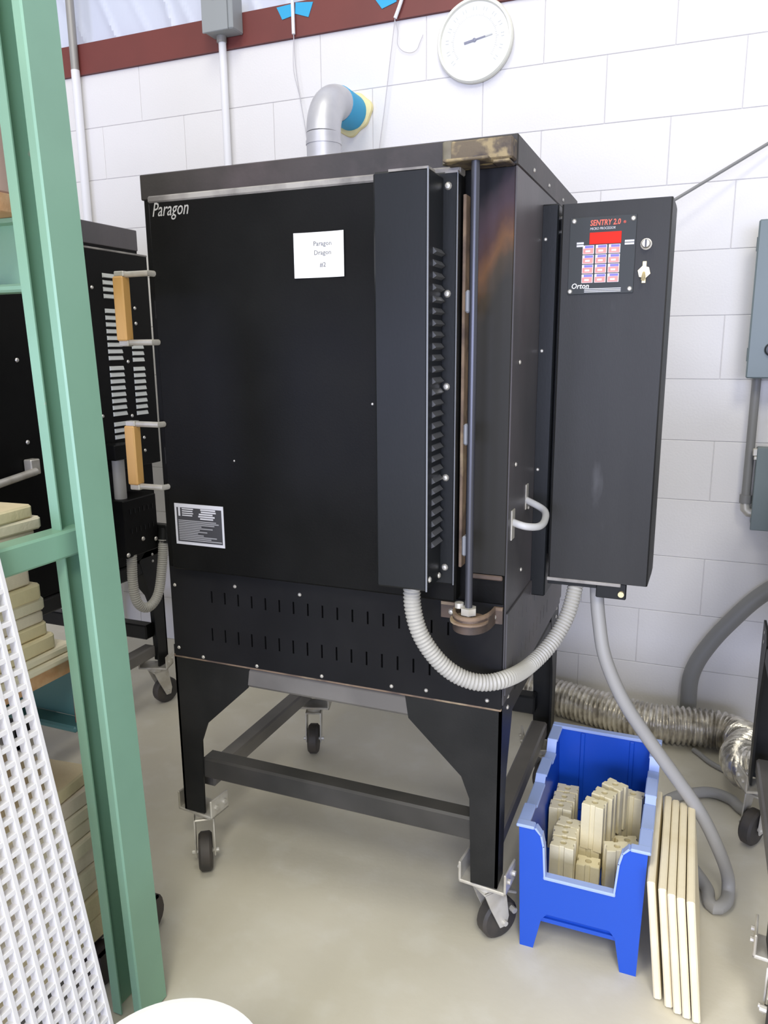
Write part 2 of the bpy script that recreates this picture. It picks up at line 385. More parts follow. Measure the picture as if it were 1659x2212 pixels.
def caster(root, x, y, rot, ztop, brake=False, prot=0.0):
    """plate with two turned-up ends, fork and wheel"""
    Mx = Matrix.Translation((x, y, 0)) @ Matrix.Rotation(rot, 4, 'Z')
    Mp = Matrix.Translation((x, y, 0)) @ Matrix.Rotation(prot, 4, 'Z')
    b = B().box(-.056, -.034, ztop-.012, .056, .034, ztop-.004, .002)
    for s in (-1, 1):
        b.box(s*.056, -.034, ztop-.012, s*.050, .034, ztop+.040, .002)
        for q in (-.016, .016): b.cyl((s*.055, q, ztop+.016), (s*.062, q, ztop+.016), .006, 8)
    b.cyl((0, 0, ztop-.024), (0, 0, ztop-.012), .026, 14)
    c = part('caster', b.xf(Mp), 'zinc', root)
    h = ztop-.024; r = .049
    f = B().box(-.024, -.026, h-.006, .034, .026, h, .002)
    for s in (-1, 1):
        f.prism([(-.024, h), (.034, h), (.046, r+.012), (.040, r-.012), (.022, r-.012), (-.006, h-.045)], 'y', s*.026, s*.0225)
    f.cyl((.032, -.034, r), (.032, .034, r), .006, 10)
    if brake:
        f.box(.020, -.020, h-.010, .085, .020, h-.004, .002, M=Matrix.Translation((.02, 0, h)) @ Matrix.Rotation(.5, 4, 'Y') @ Matrix.Translation((-.02, 0, -h)))
        f.cyl((.06, -.030, r+.02), (.06, .030, r+.02), .007, 8)
    part('fork', f.xf(Mx), 'zinc', c)
    wv = B().lathe([(.012, -.017), (r-.006, -.017), (r, -.011), (r, .011), (r-.006, .017), (.012, .017)], (.032, 0, r), 'y', 24)
    part('wheel', wv.xf(Mx), 'rubber', c)

def stand(root, xl, xr, yf, yb, rots):
    zt = .590
    T = .006
    for (sx, x) in ((1, xl), (-1, xr)):
        for (sg, y) in ((1, yf), (-1, yb)):
            b = B()
            # front/back flange with its gusset
            g = .215
            b.prism([(x, zt), (x+sx*g, zt), (x+sx*(g-.008), zt-.055), (x+sx*.085, .42), (x+sx*.066, .37), (x+sx*.060, .165), (x, .165)], 'y', y, y+sg*T)
            # side flange
            b.prism([(y, zt+.028), (y+sg*.085, zt+.028), (y+sg*.12, zt), (y+sg*.065, .42), (y+sg*.055, .36), (y+sg*.055, .165), (y, .165)], 'x', x, x+sx*T)
            leg = part('leg', b, 'black2', root)
            for zz in (zt-.02, zt-.045): screw(leg, (x - sx*.001, y+sg*.05, zz+.03), 'x', .9)
    b = B().box(xl+.05, yf+.001, .536, xr-.05, yf+.04, .588, .008); part('top_rail', b, 'rail', root)
    b = B().box(xl+.05, yb-.04, .536, xr-.05, yb-.001, .588, .008); part('top_rail', b, 'black2', root)
    for x, s in ((xl, 1), (xr, -1)):
        part('top_rail', B().box(x+s*.001, yf+.05, .536, x+s*.04, yb-.05, .588, .006), 'black2', root)
    part('stand_edge', B().box(xl, yf-.004, .5875, xr, yf+.012, .5945, .002), 'rust', root, 'rust-browned top edge of the stand')
    part('lower_rail', B().box(xl+.055, yf+.008, .262, xr-.050, yf+.055, .318, .005), 'rail2', root)
    part('lower_rail', B().box(xl+.055, yb-.055, .262, xr-.050, yb-.008, .318, .005), 'black2', root)
    for x, s in ((xl, 1), (xr, -1)):
        part('lower_rail', B().box(x+s*.010, yf+.057, .205, x+s*.056, yb-.057, .250, .005), 'rail', root)
    for (x, y), r in zip(((xl+.032, yf+.035), (xr-.032, yf+.035), (xr-.032, yb-.035), (xl+.032, yb-.035)), rots):
        caster(root, x, y, r, .165, brake=(x > -.5 and y < yf+.1), prot=(-.1 if y < yf+.1 else .3))

def body(root, xl, xr, yf, yb, side='side'):
    part('body', B().box(xl, yf, .592, xr-.0, yb, 1.655, .004), 'black', root)
    part('side_panel', B().box(xr-.001, yf+.001, .600, xr+.0025, yb, 1.648, .001), side, root, 'greyed steel side panel')
    part('roof_cap', B().box(xl-.003, yf-.003, 1.648, xr+.004, yb+.003, ZT, .002), 'roof', root, 'scorched brown band round the top')

def bounce_pan(root, xl, xr, yf, yb):  # unseen pale pan, added to bounce light onto the floor below
    part('bounce_pan', B().box(xl+.045, yf+.045, .578, xr-.045, yb-.045, .5915, .002), 'galv', root, 'added pale pan bouncing light under the kiln')

def lower_panel(root, xl, xr, yf):
    hs = []
    for i in range(17):
        u = xl+.122 + i*.0365
        hs.append((u, u+.0042, .742, .771))
        hs.append((u-.004, u+.0002, .646, .678))
    b = B().holes('y', yf-.006, yf-.003, xl+.008, xr-.001, .594, .822, hs)
    p = part('slotted_panel', b, 'blackp', root)
    part('slot_shade_sheet', B().box(xl+.010, yf-.0028, .596, xr-.003, yf-.0004, .820), 'dark', root)  # near-black sheet painting the shade inside the slots
    for u, z in ((xl+.02, .615), (xl+.09, .60), (xl+.24, .60), (xl+.41, .602), (xl+.58, .606), (xl+.66, .61), (xr-.03, .61), (xl+.19, .79), (xl+.36, .79), (xl+.02, .775)):
        screw(p, (u, yf-.006, z), 'y', .8)

def front_kiln(name, label, dx=0.0, dy=0.0, full=True):
    cx, cy_ = (XL+XR)/2+dx, (YF+YB)/2+dy
    root = thing(name, label, 'kiln', (cx, cy_, 0))
    xl, xr, yf, yb = XL+dx, XR+dx, YF+dy, YB+dy
    stand(root, xl, xr, yf, yb, (math.radians(-56), math.radians(52), math.radians(60), math.radians(-70)))
    body(root, xl, xr, yf, yb)
    lower_panel(root, xl, xr, yf)
    bounce_pan(root, xl, xr, yf, yb)
    D = Vector((dx, dy, 0))
    # right front column with heat tints
    part('corner_column', B().box(xr-.070, yf-.004, .882, xr, yf, 1.646, .001), 'corner', root, 'heat-stained strip beside the hinge')
    # a dark right column below, with rusted lip
    part('corner_lip', B().box(xr-.075, yf-.009, .872, xr-.004, yf-.003, .882, .002), 'rustdk', root, 'rust-brown lip')
    # door
    yd = yf-.036
    d = part('door', B().box(xl+.040, yd, .826, xr-.092, yf-.004, 1.636, .004), 'black', root)
    part('door_edge', B().box(xl+.040, yd-.0012, 1.634, xr-.092, yf-.004, 1.648, .003), 'worn', d, 'pale worn top edge of the door')
    # hinge cover: flange plate plus louvred box
    hx0, hx1, hx2 = xl+.602, xl+.705, xl+.732
    b = B().box(hx0+.002, yf-.053, .868, hx2, yd+.001, 1.636, .003)
    hc = part('hinge_cover', b, 'cover', root)
    b = B().box(hx0, yf-.136, .876, hx1, yf-.052, 1.629, .004)
    part('cover_box', b, 'cover', hc)
    lb = B().prism([(-.008, .004), (-.008, -.004), (0.006, -.009)], 'y', yf-.112, yf-.060)
    lb = B()
    lb.add([(0, 0, 0), (0, .050, 0), (.007, .050, .004), (.007, 0, .004), (0, 0, .012), (0, .050, .012), ],
           [(0, 1, 2, 3), (3, 2, 5, 4), (0, 3, 4), (1, 5, 2)])
    first = None
    for i in range(27):
        loc = Vector((hx1, yf-.110, .955+i*.0206))
        if first is None:
            first = part('louver', B().add([Vector(v)+loc for v in lb.v], lb.f), 'louver', hc); l0 = loc
        else: share(first, 'louver', hc, loc-l0)
    part('cover_top', B().box(hx0+.030, yf-.1365, 1.6265, hx1, yf-.10, 1.6305).box(hx1+.003, yf-.0535, 1.6335, hx2, yf-.040, 1.6375), 'worn', hc, 'pale rubbed top edges', 'stuff')
    part('flange_edge', B().box(hx2-.0012, yf-.0536, .868, hx2+.0006, yf-.050, 1.634), 'edge', hc)
    edge = B().box(hx1-.002, yf-.1372, .876, hx1+.0008, yf-.1350, 1.629); part('cover_edge', edge, 'edge', hc, 'pale rubbed corner of the cover')
    for z in (1.612, 1.426, 1.257, 1.083, .903): screw(hc, (xl+.714, yf-.053, z), 'y', 1.25)
    for y, z in ((yf-.062, .888), (yf-.12, .896)): screw(hc, (hx1, y, z), 'x', 1.1)
    # hinge rod, knuckles, nut, straps
    rx, ry = xr-.055, yf-.070
    part('hinge_rod', B().cyl((rx, ry, .800), (rx, ry, 1.652), .0075, 14), 'steelrod', root)
    part('door_seal', B().box(hx2+.004, yf-.032, .90, hx2+.010, yf-.004, 1.60, .001), 'rust', root, 'rusty strip beside the hinge rod')
    for z in (1.41, 1.17, .955):
        part('hinge_knuckle', B().box(rx-.0150, ry-.004, z-.020, rx-.006, ry+.032, z+.020, .003), 'edge', root)
    part('rod_nut', B().cyl((rx, ry, .818), (rx, ry, .832), .0165, 6).cyl((rx-.02, ry+.004, .828), (rx-.02, ry+.004, .838), .009, 10), 'zinc', root)
    n = 14; pts = []
    for i in range(n+1):
        a = math.pi*i/n
        pts.append((rx - .040*math.cos(a), yf-.009 - .082*math.sin(a)**.7))
    xa, xb = xr-.130, xr-.001
    def ring(o0, o1, z0, z1):
        outer = [(xa, yf-.009-o0)] + [(p[0], p[1]-o0) for p in pts] + [(xb, yf-.009-o0)]
        inner = [(xb, yf-.009+o1)] + [(p[0]+(.004 if p[0] < rx else -.004)*(abs(p[0]-rx) > .02), p[1]+o1) for p in reversed(pts)] + [(xa, yf-.009+o1)]
        return B().prism(outer+inner, 'z', z0, z1)
    s1 = part('hinge_strap', ring(.003, .003, .783, .812), 'rustdk', root, 'rusty bent strap carrying the hinge rod')
    part('strap_rim', ring(.0035, .0035, .811, .8175), 'rust', s1, 'paler rusty upper rim')
    part('strap_floor', B().lathe([(0, 0), (.038, 0), (.038, .004), (0, .004)], (rx, ry+.006, .802), 'z', 20), 'rust', root)
    for x, z in ((xr-.108, .797), (xr-.02, .797)): screw(s1, (x, yf-.0125, z), 'y', 1.2)
    s2 = part('top_strap', B().box(xr-.112, yf-.038, 1.653, xr+.002, yf-.003, 1.689, .003), 'strap', root, 'scorched rust-mottled plate at the top hinge')
    part('strap_curl', B().cyl((xr-.116, yf-.026, 1.653), (xr-.116, yf-.026, 1.690), .013, 12), 'tan', s2, 'tan curled end')
    part('strap_lip', B().box(xr-.112, yf-.082, 1.6455, xr-.030, yf-.004, 1.6505, .0015).box(xr-.034, yf-.046, 1.6455, xr-.001, yf-.004, 1.6505, .0015), 'strap', root, 'scorched horizontal lip of the top hinge')
    # side wiring channel and the round pull on the right side
    ch = part('wiring_channel', B().box(xr, yf+.250, .765, xr+.036, yb-.02, 1.620, .003), 'cover', root)
    for z in (1.55, 1.32, 1.06): screw(ch, (xr+.010, yf+.250, z), 'y', .7)
    hl = B().tube(spline([(xr+.002, yf+.040, .984), (xr+.030, yf+.036, .978), (xr+.052, yf+.062, .974), (xr+.056, yf+.105, .978), (xr+.045, yf+.150, .990), (xr+.002, yf+.168, 1.006)], 6), .0075, 12)
    sh = part('side_pull', hl, 'pull', root, 'pale grey loop on the right side')
    part('pull_plate', B().box(xr+.002, yf+.026, .948, xr+.005, yf+.054, 1.010, .001).box(xr+.002, yf+.160, .985, xr+.005, yf+.182, 1.040, .001), 'zinc', sh)
    for y, z in ((yf+.06, 1.30), (yf+.13, .86), (yf+.19, .985), (yf+.05, 1.10), (yf+.14, 1.665), (yf+.30, 1.665), (yf+.48, 1.665)): screw(root, (xr+.004, y, z), 'x', .8)
    # lower side slots
    hs = []
    for i in range(10):
        u = yf+.06+i*.045; hs.append((u, u+.004, .74, .775)); hs.append((u, u+.004, .65, .685))
    part('side_slots', B().holes('x', xr+.003, xr+.006, yf+.004, yb-.004, .622, .800, hs), 'side', root)
    return root

K = front_kiln('front_loading_kiln', 'large black front-loading kiln in the middle, with a keypad control box on its right side')
KO = ORG[K.name]
door = [c for c in K.children if c.name.startswith('door')][0]
# left-hand door handles with wooden grips
for zt_, zb_ in ((1.490, 1.345), (1.165, 1.022)):
    y = -1.362
    b = B().tube([(-1.108, y+.030, zt_), (-1.113, y, zt_), (-1.187, y, zt_)], .0065, 10).tube([(-1.108, y+.030, zb_), (-1.113, y, zb_), (-1.187, y, zb_)], .0065, 10)
    b.box(-1.198, y-.010, zt_-.005, -1.172, y+.010, zt_+.007, .002).box(-1.198, y-.010, zb_-.008, -1.172, y+.010, zb_+.005, .002)
    h = part('handle', b, 'zinc', K)
    part('grip', B().box(-1.201, y-.013, zb_+.004, -1.173, y+.013, zt_-.004, .003), 'wood', h, 'honey-coloured wooden grip')
    part('catch', B().box(-1.152, -1.30, zb_+.01, -1.112, -1.27, zt_-.01, .002).box(-1.120, -1.340, zb_+.05, -1.106, -1.29, zb_+.09, .002), 'black2', h)
# script nameplate, warning label
text('Paragon', .040, (-1.105, -1.3462, 1.606), door, 'cream', shear=.35, sx=.72)
lab = part('warning_label', B().box(-1.097, -1.3466, .889, -.965, -1.3450, .985), 'silver', door, 'silver-edged black printed label')
b = B().box(-1.091, -1.3472, .896, -.970, -1.3464, .976); part('label_ground', b, 'plate', lab)
b = B(); random.seed(3)
b.box(-1.086, -1.3476, .956, -1.081, -1.3471, .979)
for i in range(4):
    b.box(-1.076, -1.3476, .957+i*.005, -1.076+random.uniform(.026, .034), -1.3471, .9595+i*.005)
for i in range(5):
    x0 = -1.032+random.uniform(0, .008); b.box(x0, -1.3476, .951+i*.0052, x0+random.uniform(.034, .046), -1.3471, .9545+i*.0052)
part('print_block', b, 'silver', lab)
b = B()
for i in range(12):
    z = .8995+i*.0041; x1 = (-.972, -1.0, -.985, -1.02, -1.035, -1.01, -1.03, -.995, -1.025, -.99, -.978, -.985)[i]
    b.box(-1.087, -1.3476, z, x1, -1.3471, z+.0026)
part('print_lines', b, 'dimprint', lab)
# control box
cb = part('control_box', B().prism([(-.284, -1.086), (-.280, -1.09), (-.0745, -1.09), (-.0715, -1.086), (-.0690, -.98), (-.0690, -.93), (-.284, -.93)], 'z', .822, 1.612), 'ctl', K)
part('box_mount', B().box(-.300, -1.03, .86, -.280, -.95, 1.60).box(-.2845, -1.086, .806, -.128, -1.0, .8215, .001), 'cover', cb)
part('box_lip', B().box(-.286, -1.092, .815, -.126, -1.086, .8225, .001), 'worn', cb, 'pale worn bottom lip')
tb = part('box_tab', B().box(-.178, -1.088, .786, -.114, -1.075, .822, .002), 'cover', cb)
part('tab_bolt', B().cyl((-.124, -1.088, .800), (-.124, -1.096, .800), .0065, 12), 'brass', cb)
fp = part('faceplate', B().box(-.266, -1.0925, 1.434, -.136, -1.0898, 1.584, .0008), 'plate', cb)
fp.data.materials.clear(); MT['facep'] = mat('faceplate_grey', (0.042, 0.046, 0.047), 0.45, spec=0.2); fp.data.materials.append(MT['facep'])
part('display', B().box(-.226, -1.0935, 1.531, -.164, -1.092, 1.5535, .0005), 'display', cb, 'dark red display window')
kb = None
for r in range(4):
    for c in range(3):
        x = -.2385+c*.0255; z = 1.456+r*.0187
        if kb is None:
            kb = part('key', B().box(x, -1.0942, z, x+.0225, -1.092, z+.0172, .0006), 'keywhite', cb); k0 = (x, z)
            ka = part('key_field', B().box(x+.0012, -1.0948, z+.001, x+.0213, -1.0940, z+.0112), 'keypink', cb)
            kc = part('key_stripe', B().box(x+.0045, -1.0948, z+.0118, x+.0213, -1.0940, z+.0164), 'keyblue', cb)
            kd = part('key_print', B().box(x+.006, -1.0952, z+.004, x+.015, -1.0946, z+.0075), 'keywhite', cb)
        else:
            for q, nme in ((kb, 'key'), (ka, 'key_field'), (kc, 'key_stripe'), (kd, 'key_print')):
                share(q, nme, cb, (x-k0[0], 0, z-k0[1]))
text('SENTRY 2.0', .0150, (-.226, -1.0928, 1.5668), cb, 'redtext', shear=.12, sx=.78, off=.00022)
text('®', .007, (-.1615, -1.0928, 1.568), cb, 'redtext')
text('MICRO PROCESSOR', .0068, (-.226, -1.0928, 1.5585), cb, 'silver', shear=.15, sx=.82)
text('Orton', .0150, (-.259, -1.0928, 1.4455), cb, 'paper', shear=.2, sx=.92, off=.00012)
b = B()
for i in range(3): b.box(-.232, -1.0930, 1.4375+i*.003, -.160, -1.0926, 1.4390+i*.003)
part('fine_print', b, 'silver', cb, kind='stuff')
for xa, xb in ((-.251, -.237), (-.157, -.139)):
    b = B()
    for i in range(2): b.box(xa, -1.0930, 1.527+i*.0052, xb, -1.0926, 1.5308+i*.0052)
    part('small_print', b, 'silver', cb, kind='stuff')
for x, z in ((-.258, 1.577), (-.143, 1.576), (-.143, 1.442), (-.261, 1.440)): screw(cb, (x, -1.0925, z), 'y', .9)
part('fuse_knob', B().lathe([(.0, -.016), (.007, -.016), (.0085, -.012), (.0085, -.004), (.011, -.003), (.011, 0)], (-.116, -1.090, 1.526), 'y', 16), 'zinc', cb)
part('knob_slot', B().box(-.1175, -1.1068, 1.519, -.1145, -1.1055, 1.533), 'black_handle', cb)
part('toggle_switch', B().cyl((-.117, -1.090, 1.473), (-.117, -1.094, 1.473), .0125, 6).cyl((-.117, -1.094, 1.473), (-.117, -1.098, 1.473), .0075, 14).box(-.121, -1.0915, 1.452, -.113, -1.09, 1.494, .001).cyl((-.117, -1.096, 1.472), (-.117, -1.112, 1.458), .003, 8, r1=.004), 'brass', cb)
for z in (1.595, 1.567): screw(cb, (-.2915, -1.03, z), 'y', .9)
# ribbed conduit between hinge cover and control box
U = [(-0.496, -1.4, 0.885), (-0.493, -1.405, 0.829), (-0.477, -1.405, 0.773), (-0.444, -1.395, 0.72), (-0.405, -1.38, 0.685), (-0.362, -1.36, 0.669), (-0.322, -1.32, 0.667), (-0.298, -1.215, 0.654), (-0.262, -1.145, 0.686), (-0.236, -1.1, 0.739), (-0.225, -1.07, 0.799), (-0.225, -1.06, 0.818)]
part('flexible_conduit', ribbed(B(), U, .0165, .0014, .0075, 16), 'flex', K, 'ribbed pale grey conduit looping under the hinge cover')
part('conduit_collar', B().cyl((-.489, -1.40, .868), (-.489, -1.40, .886), .021, 16).cyl((-.224, -1.062, .802), (-.224, -1.06, .818), .021, 16), 'zinc', K)
part('roof_peg', B().cyl((-.775, -1.05, 1.699), (-.775, -1.05, 1.722), .010, 10).cyl((-.775, -1.05, 1.722), (-.775, -1.05, 1.740), .007, 10), 'black2', K)
screw(door, (-.60, -1.3455, 1.22), 'y', .5); screw(door, (-.93, -1.3455, 1.09), 'y', .4)

# paper sign on the door
sg = thing('paper_sign', 'white printed paper sheet taped on the black kiln door', 'sign', (-.709, -1.346, 1.51))
b = B(); n = 8; vs = []
for j in range(2):
    for i in range(n+1):
        t = i/n; vs.append((-.764+.109*t, -1.3465-.0035*(2*abs(t-.5))**3, 1.4665+.0855*j))
fs = [(i, i+1, n+2+i, n+1+i) for i in range(n)]
b.add(vs, fs); b.add([(v[0], v[1]+.0006, v[2]) for v in vs], [tuple(reversed(f)) for f in fs])
part('sheet', b, 'paper', sg)
text('Paragon', .0125, (-.702, -1.3470, 1.5265), sg, 'ink', align='CENTER')
text('Dragon', .0125, (-.702, -1.3470, 1.5095), sg, 'ink', align='CENTER')
text('#2', .0125, (-.702, -1.3470, 1.4865), sg, 'ink', align='CENTER')

# right-hand kiln: same maker's stand, unseen body shortened to light the wall behind
xl, xr, yf, yb = XL+1.360, XR+1.360, YF, YB
K2 = thing('front_loading_kiln', 'black kiln stand cut off by the right edge of the picture', 'kiln', ((xl+xr)/2, (yf+yb)/2, 0))
stand(K2, xl, xr, yf, yb, (math.radians(-100), math.radians(52), math.radians(60), math.radians(-120)))
part('body', B().box(xl+.012, yf, .592, xr-.012, yb-.004, 1.14, .004), 'black', K2)
part('roof_cap', B().box(xl+.008, yf-.003, 1.14, xr-.008, yb-.001, 1.19, .002), 'roof', K2)
lower_panel(K2, xl, xr, yf)
bounce_pan(K2, xl, xr, yf, yb)
d2 = part('door', B().box(xl+.040, yf-.036, .826, xr-.092, yf, 1.13, .004), 'black', K2)
part('door_handle', B().tube([(xl+.06, yf-.036, 1.08), (xl+.06, yf-.080, 1.08), (xl+.06, yf-.080, .90), (xl+.06, yf-.036, .90)], .008, 10), 'zinc', d2)

# left-hand kiln behind the rack
xl, xr, yf, yb = -2.63, -1.800, -1.245, -0.535
K3 = thing('front_loading_kiln', 'black kiln half hidden behind the green rack, with pale louvers on its side', 'kiln', ((xl+xr)/2, (yf+yb)/2, 0))
stand(K3, xl, xr, yf, yb, (2.6, 2.2, 1.2, 1.0))
part('body', B().box(xl, yf, .592, xr, yb-.01, 1.72, .004), 'black', K3)
part('roof_cap', B().box(xl-.003, yf-.003, 1.655, xr+.004, yb-.012, 1.722, .002), 'side', K3)
part('door', B().box(xl+.04, yf-.036, .826, xr-.09, yf, 1.636, .004), 'black', K3)
sb = part('louvered_cover', B().box(xr, -.822, .935, xr+.026, -.532, 1.640, .002), 'black', K3)
part('cover_edge', B().box(xr, -.822, 1.636, xr+.027, -.532, 1.642, .001), 'worn', sb, 'pale top edge')
l1 = None
zs = []
for grp in ((1.567, 4), (1.458, 8), (1.277, 8), (1.095, 3)):
    for i in range(grp[1]): zs.append((-.757, -.692, grp[0]-i*.0212))
for grp in ((1.345, 3), (1.272, 8)):
    for i in range(grp[1]): zs.append((-.642, -.587, grp[0]-i*.0212))
for y0, y1, z in zs:
    b = B().add([(.001, 0, 0), (.001, 1, 0), (.004, .985, -.002), (.004, .015, -.002), (.007, .985, -.0125), (.007, .015, -.0125), (.001, 1, -.0138), (.001, 0, -.0138)],
            [(0, 1, 2, 3), (3, 2, 4, 5), (5, 4, 6, 7), (0, 3, 5, 7), (1, 6, 4, 2), (0, 7, 6, 1)])
    b.v = [(xr+.026+v[0], y0+(y1-y0)*v[1], z+v[2]) for v in b.v]
    part('louver', b, 'paleplate', sb)
for y, z in ((-.612, 1.465), (-.612, 1.415), (-.612, 1.03), (-.612, .985), (-.665, 1.475), (-.665, 1.29), (-.665, 1.11), (-.805, 1.52), (-.805, 1.12), (-.803, 1.0)): screw(sb, (xr+.026, y, z), 'x', 1.1)
for y, z in ((-1.098, 1.303), (-1.091, 1.068), (-1.02, 1.05)): screw(K3, (xr, y, z), 'x', 1.2)
part('side_latch', B().box(xr, -1.115, .975, xr+.03, -1.08, 1.02, .003).cyl((xr+.03, -1.10, .985), (xr+.05, -1.32, .965), .011, 12), 'zinc', K3)
fx = part('fuse_box', B().box(-1.80, -.83, .655, -1.70, -.665, .848, .003), 'black', K3)
for row in (.80, .735):
    b = B()
    for i in range(6): b.box(-1.6995, -.80+i*.022, row, -1.6985, -.796+i*.022, row+.016)
    part('vent_row', b, 'cover', fx)
for y, z in ((-.822, .667), (-.68, .69), (-.745, .705)): screw(fx, (-1.70, y, z), 'x', 1.4)
part('riser_pipe', B().cyl((-1.745, -.785, .848), (-1.745, -.785, .99), .020, 16), 'flex', K3)
part('riser_box', B().box(-1.80, -.83, .980, -1.715, -.74, 1.03, .003), 'black', K3)
part('loop_conduit', ribbed(B(), [(-1.715, -.79, .66), (-1.715, -.795, .56), (-1.71, -.785, .49), (-1.70, -.745, .462), (-1.69, -.70, .50), (-1.685, -.675, .60), (-1.685, -.66, .685)], .0165, .0008, .0075, 14), 'flex', K3)
part('conduit_fitting', B().cyl((-1.685, -.66, .67), (-1.69, -.645, .72), .020, 12).box(-1.80, -.66, .69, -1.67, -.63, .735, .003), 'black2', K3)

# ------------------------------------------------------------------ storage rack at the left
RX = -1.043
R = thing('storage_rack', 'green steel pallet rack at the left edge', 'rack', (RX, -1.69, 0))
def upright(x, y, openneg, lean):
    # C section open towards -Y (or +Y), with rolled lips
    s = -1 if openneg else 1
    w2, d, t, lip = .038, .073, .003, .021
    yb_ = y - s*d/2; yf_ = y + s*d/2
    prof = [(-w2, yb_), (w2, yb_), (w2, yf_), (w2-.004, yf_+s*.002), (w2-lip, yf_), (w2-lip, yf_-s*t), (w2-t, yf_-s*t), (w2-t, yb_+s*t),
            (-w2+t, yb_+s*t), (-w2+t, yf_-s*t), (-w2+lip, yf_-s*t), (-w2+lip, yf_), (-w2, yf_)]
    b = B().prism([(x+p[0], p[1]) for p in prof], 'z', 0.004, 2.75)
    if lean: b.v = [(v[0]-(v[2]-1.34)*.033, v[1], v[2]) for v in b.v]
    return part('upright', b, 'green', R)
upright(-1.0245, -1.716, True, True); upright(RX, -2.66, False, True)
upright(-2.22, -1.6915, True, False); upright(-2.22, -2.66, False, False)
for z in (.968, 2.3):
    part('brace', B().box(RX-.022, -2.66, z, RX+.023, -1.70, z+.049, .004).xf(Matrix.Translation((-(z-.99)*.026, 0, 0))), 'green', R)
for zb, nm in ((.603, 0), (1.445, 1)):
    for y, s in ((-1.667, -1), (-2.635, 1)):
        x1 = -1.090
        b = B().box(-2.18, y-.004, zb, x1, y+.004, zb+.112, .001).box(-2.18, y, zb-.014, x1, y+s*.042, zb, .004).box(-2.18, y, zb+.104, x1, y+s*.030, zb+.112, .001)
        bm2 = part('beam', b, 'teal' if nm == 0 else 'green', R)
        part('beam_clip', B().box(x1-.016, y-.024, zb-.018, x1-.002, y+.010, zb+.125, .001), 'redclip', bm2, 'red beam end clip')
    part('shelf_board', B().box(-2.17, -2.63, zb+.1125, -1.096, -1.690, zb+.1425, .001), 'ply', R)
RO = ORG[R.name]
# upper cardboard box
solo('cardboard_box', B().box(-1.50, -2.15, 1.588, -1.098, -1.700, 1.900, .003), 'card', 'pinkish brown carton on the upper rack shelf, top left', 'box', (-1.32, -1.94, 1.588))

# stack of kiln shelves on the lower rack shelf
random.seed(11)
ORD = ['bottom', 'second from the bottom', 'third from the bottom', 'fourth from the bottom', 'fifth from the bottom', 'sixth from the bottom',
       'sixth from the top', 'fifth from the top', 'fourth from the top', 'third from the top', 'second from the top', 'top']
def slab_stack(z0, hs, spec, where, group, names, mats):
    z = z0
    for i, h in enumerate(hs):
        xr_, yb_, rot, lx, ly = spec[i]
        b = B().prism([(-lx, -ly+.03), (-lx+.03, -ly), (-.03, -ly), (0, -ly+.03), (0, -.008), (-.008, 0), (-lx+.03, 0), (-lx, -.03)], 'z', 0.0004, h-.0004)
        # soften the arrises
        bm = bmesh.new(); vv = [bm.verts.new(v) for v in b.v]
        for f in b.f: bm.faces.new([vv[k] for k in f])
        bmesh.ops.recalc_face_normals(bm, faces=bm.faces)
        bmesh.ops.bevel(bm, geom=list(bm.edges), offset=.0035, segments=1, affect='EDGES', profile=.5)
        bm.verts.index_update()
        b = B(); b.v = [tuple(v.co) for v in bm.verts]; b.f = [tuple(v.index for v in f.verts) for f in bm.faces]; bm.free()
        me = bpy.data.meshes.new('kiln_shelf'); finish(me, b, mats[i % len(mats)], Vector((0, 0, 0)))
        o = bpy.data.objects.new('kiln_shelf', me); COL.objects.link(o); o.location = (xr_, yb_, z); o.rotation_euler = (0, 0, rot)
        ORG[o.name] = Vector(o.location)
        tag(o, names[i], 'shelf slab', group)
        z += h
hs = [.0145, .0165, .030, .026, .022, .024, .030, .038, .034, .030, .023, .024]
sp_ = []
for i in range(12):
    ex = (.006, -.004, -.012, -.020, -.022, -.024, -.018, -.030, -.034, -.022, -.012, -.018)[i]
    yy = (-1.694, -1.705, -1.738, -1.748, -1.752, -1.745, -1.755, -1.768, -1.772, -1.752, -1.742, -1.755)[i]
    sp_.append((-1.088+ex*.8, yy+.016, (random.uniform(-.03, .03)) if i not in (11,) else .06, .46, .50))
nm = ['cream kiln shelf in the pile on the rack board, %s' % k for k in ORD]
slab_stack(.603+.1430, hs, sp_, 'rack', 'kiln shelves piled on the rack board', nm, ['slabB', 'slabB', 'slabA', 'slabA', 'slabC', 'slabB', 'slabA', 'slabC', 'slabA', 'slabC', 'slabB', 'slabA'])

# dark dolly under the rack with a second pile
dl = thing('dolly', 'low dark dolly with casters under the floor pile behind the rack post', 'dolly', (-1.36, -1.84, 0))
part('deck', B().box(-1.64, -2.20, .088, -1.105, -1.560, .112, .004), 'cart', dl)
for x, y in ((-1.098, -1.545), (-1.095, -1.70), (-1.60, -1.53), (-1.60, -2.14), (-1.10, -2.15)):
    w_ = part('wheel', B().lathe([(.01, -.016), (.042, -.016), (.048, -.010), (.048, .010), (.042, .016), (.01, .016)], (x, y, .048), 'x', 20), 'cart', dl)
    part('wheel_fork', B().box(x-.022, y-.02, .048, x-.017, y+.02, .092).box(x+.017, y-.02, .048, x+.022, y+.02, .092).box(x-.022, y-.02, .086, x+.022, y+.02, .092), 'cart', w_)
hs = [.058, .052, .034, .036, .040, .032, .034, .030, .036, .030]
sp_ = []
for i in range(10):
    yy = -1.652 + (0.004, -.002, .006, .0, .008, .002, .006, .0, -.004, -.01)[i]
    sp_.append((-1.088+(0.0, .004, -.004, .003, .0, .006, -.003, .002, .0, -.012)[i], yy, random.uniform(-.03, .03) if i < 9 else .10, .46, .48))
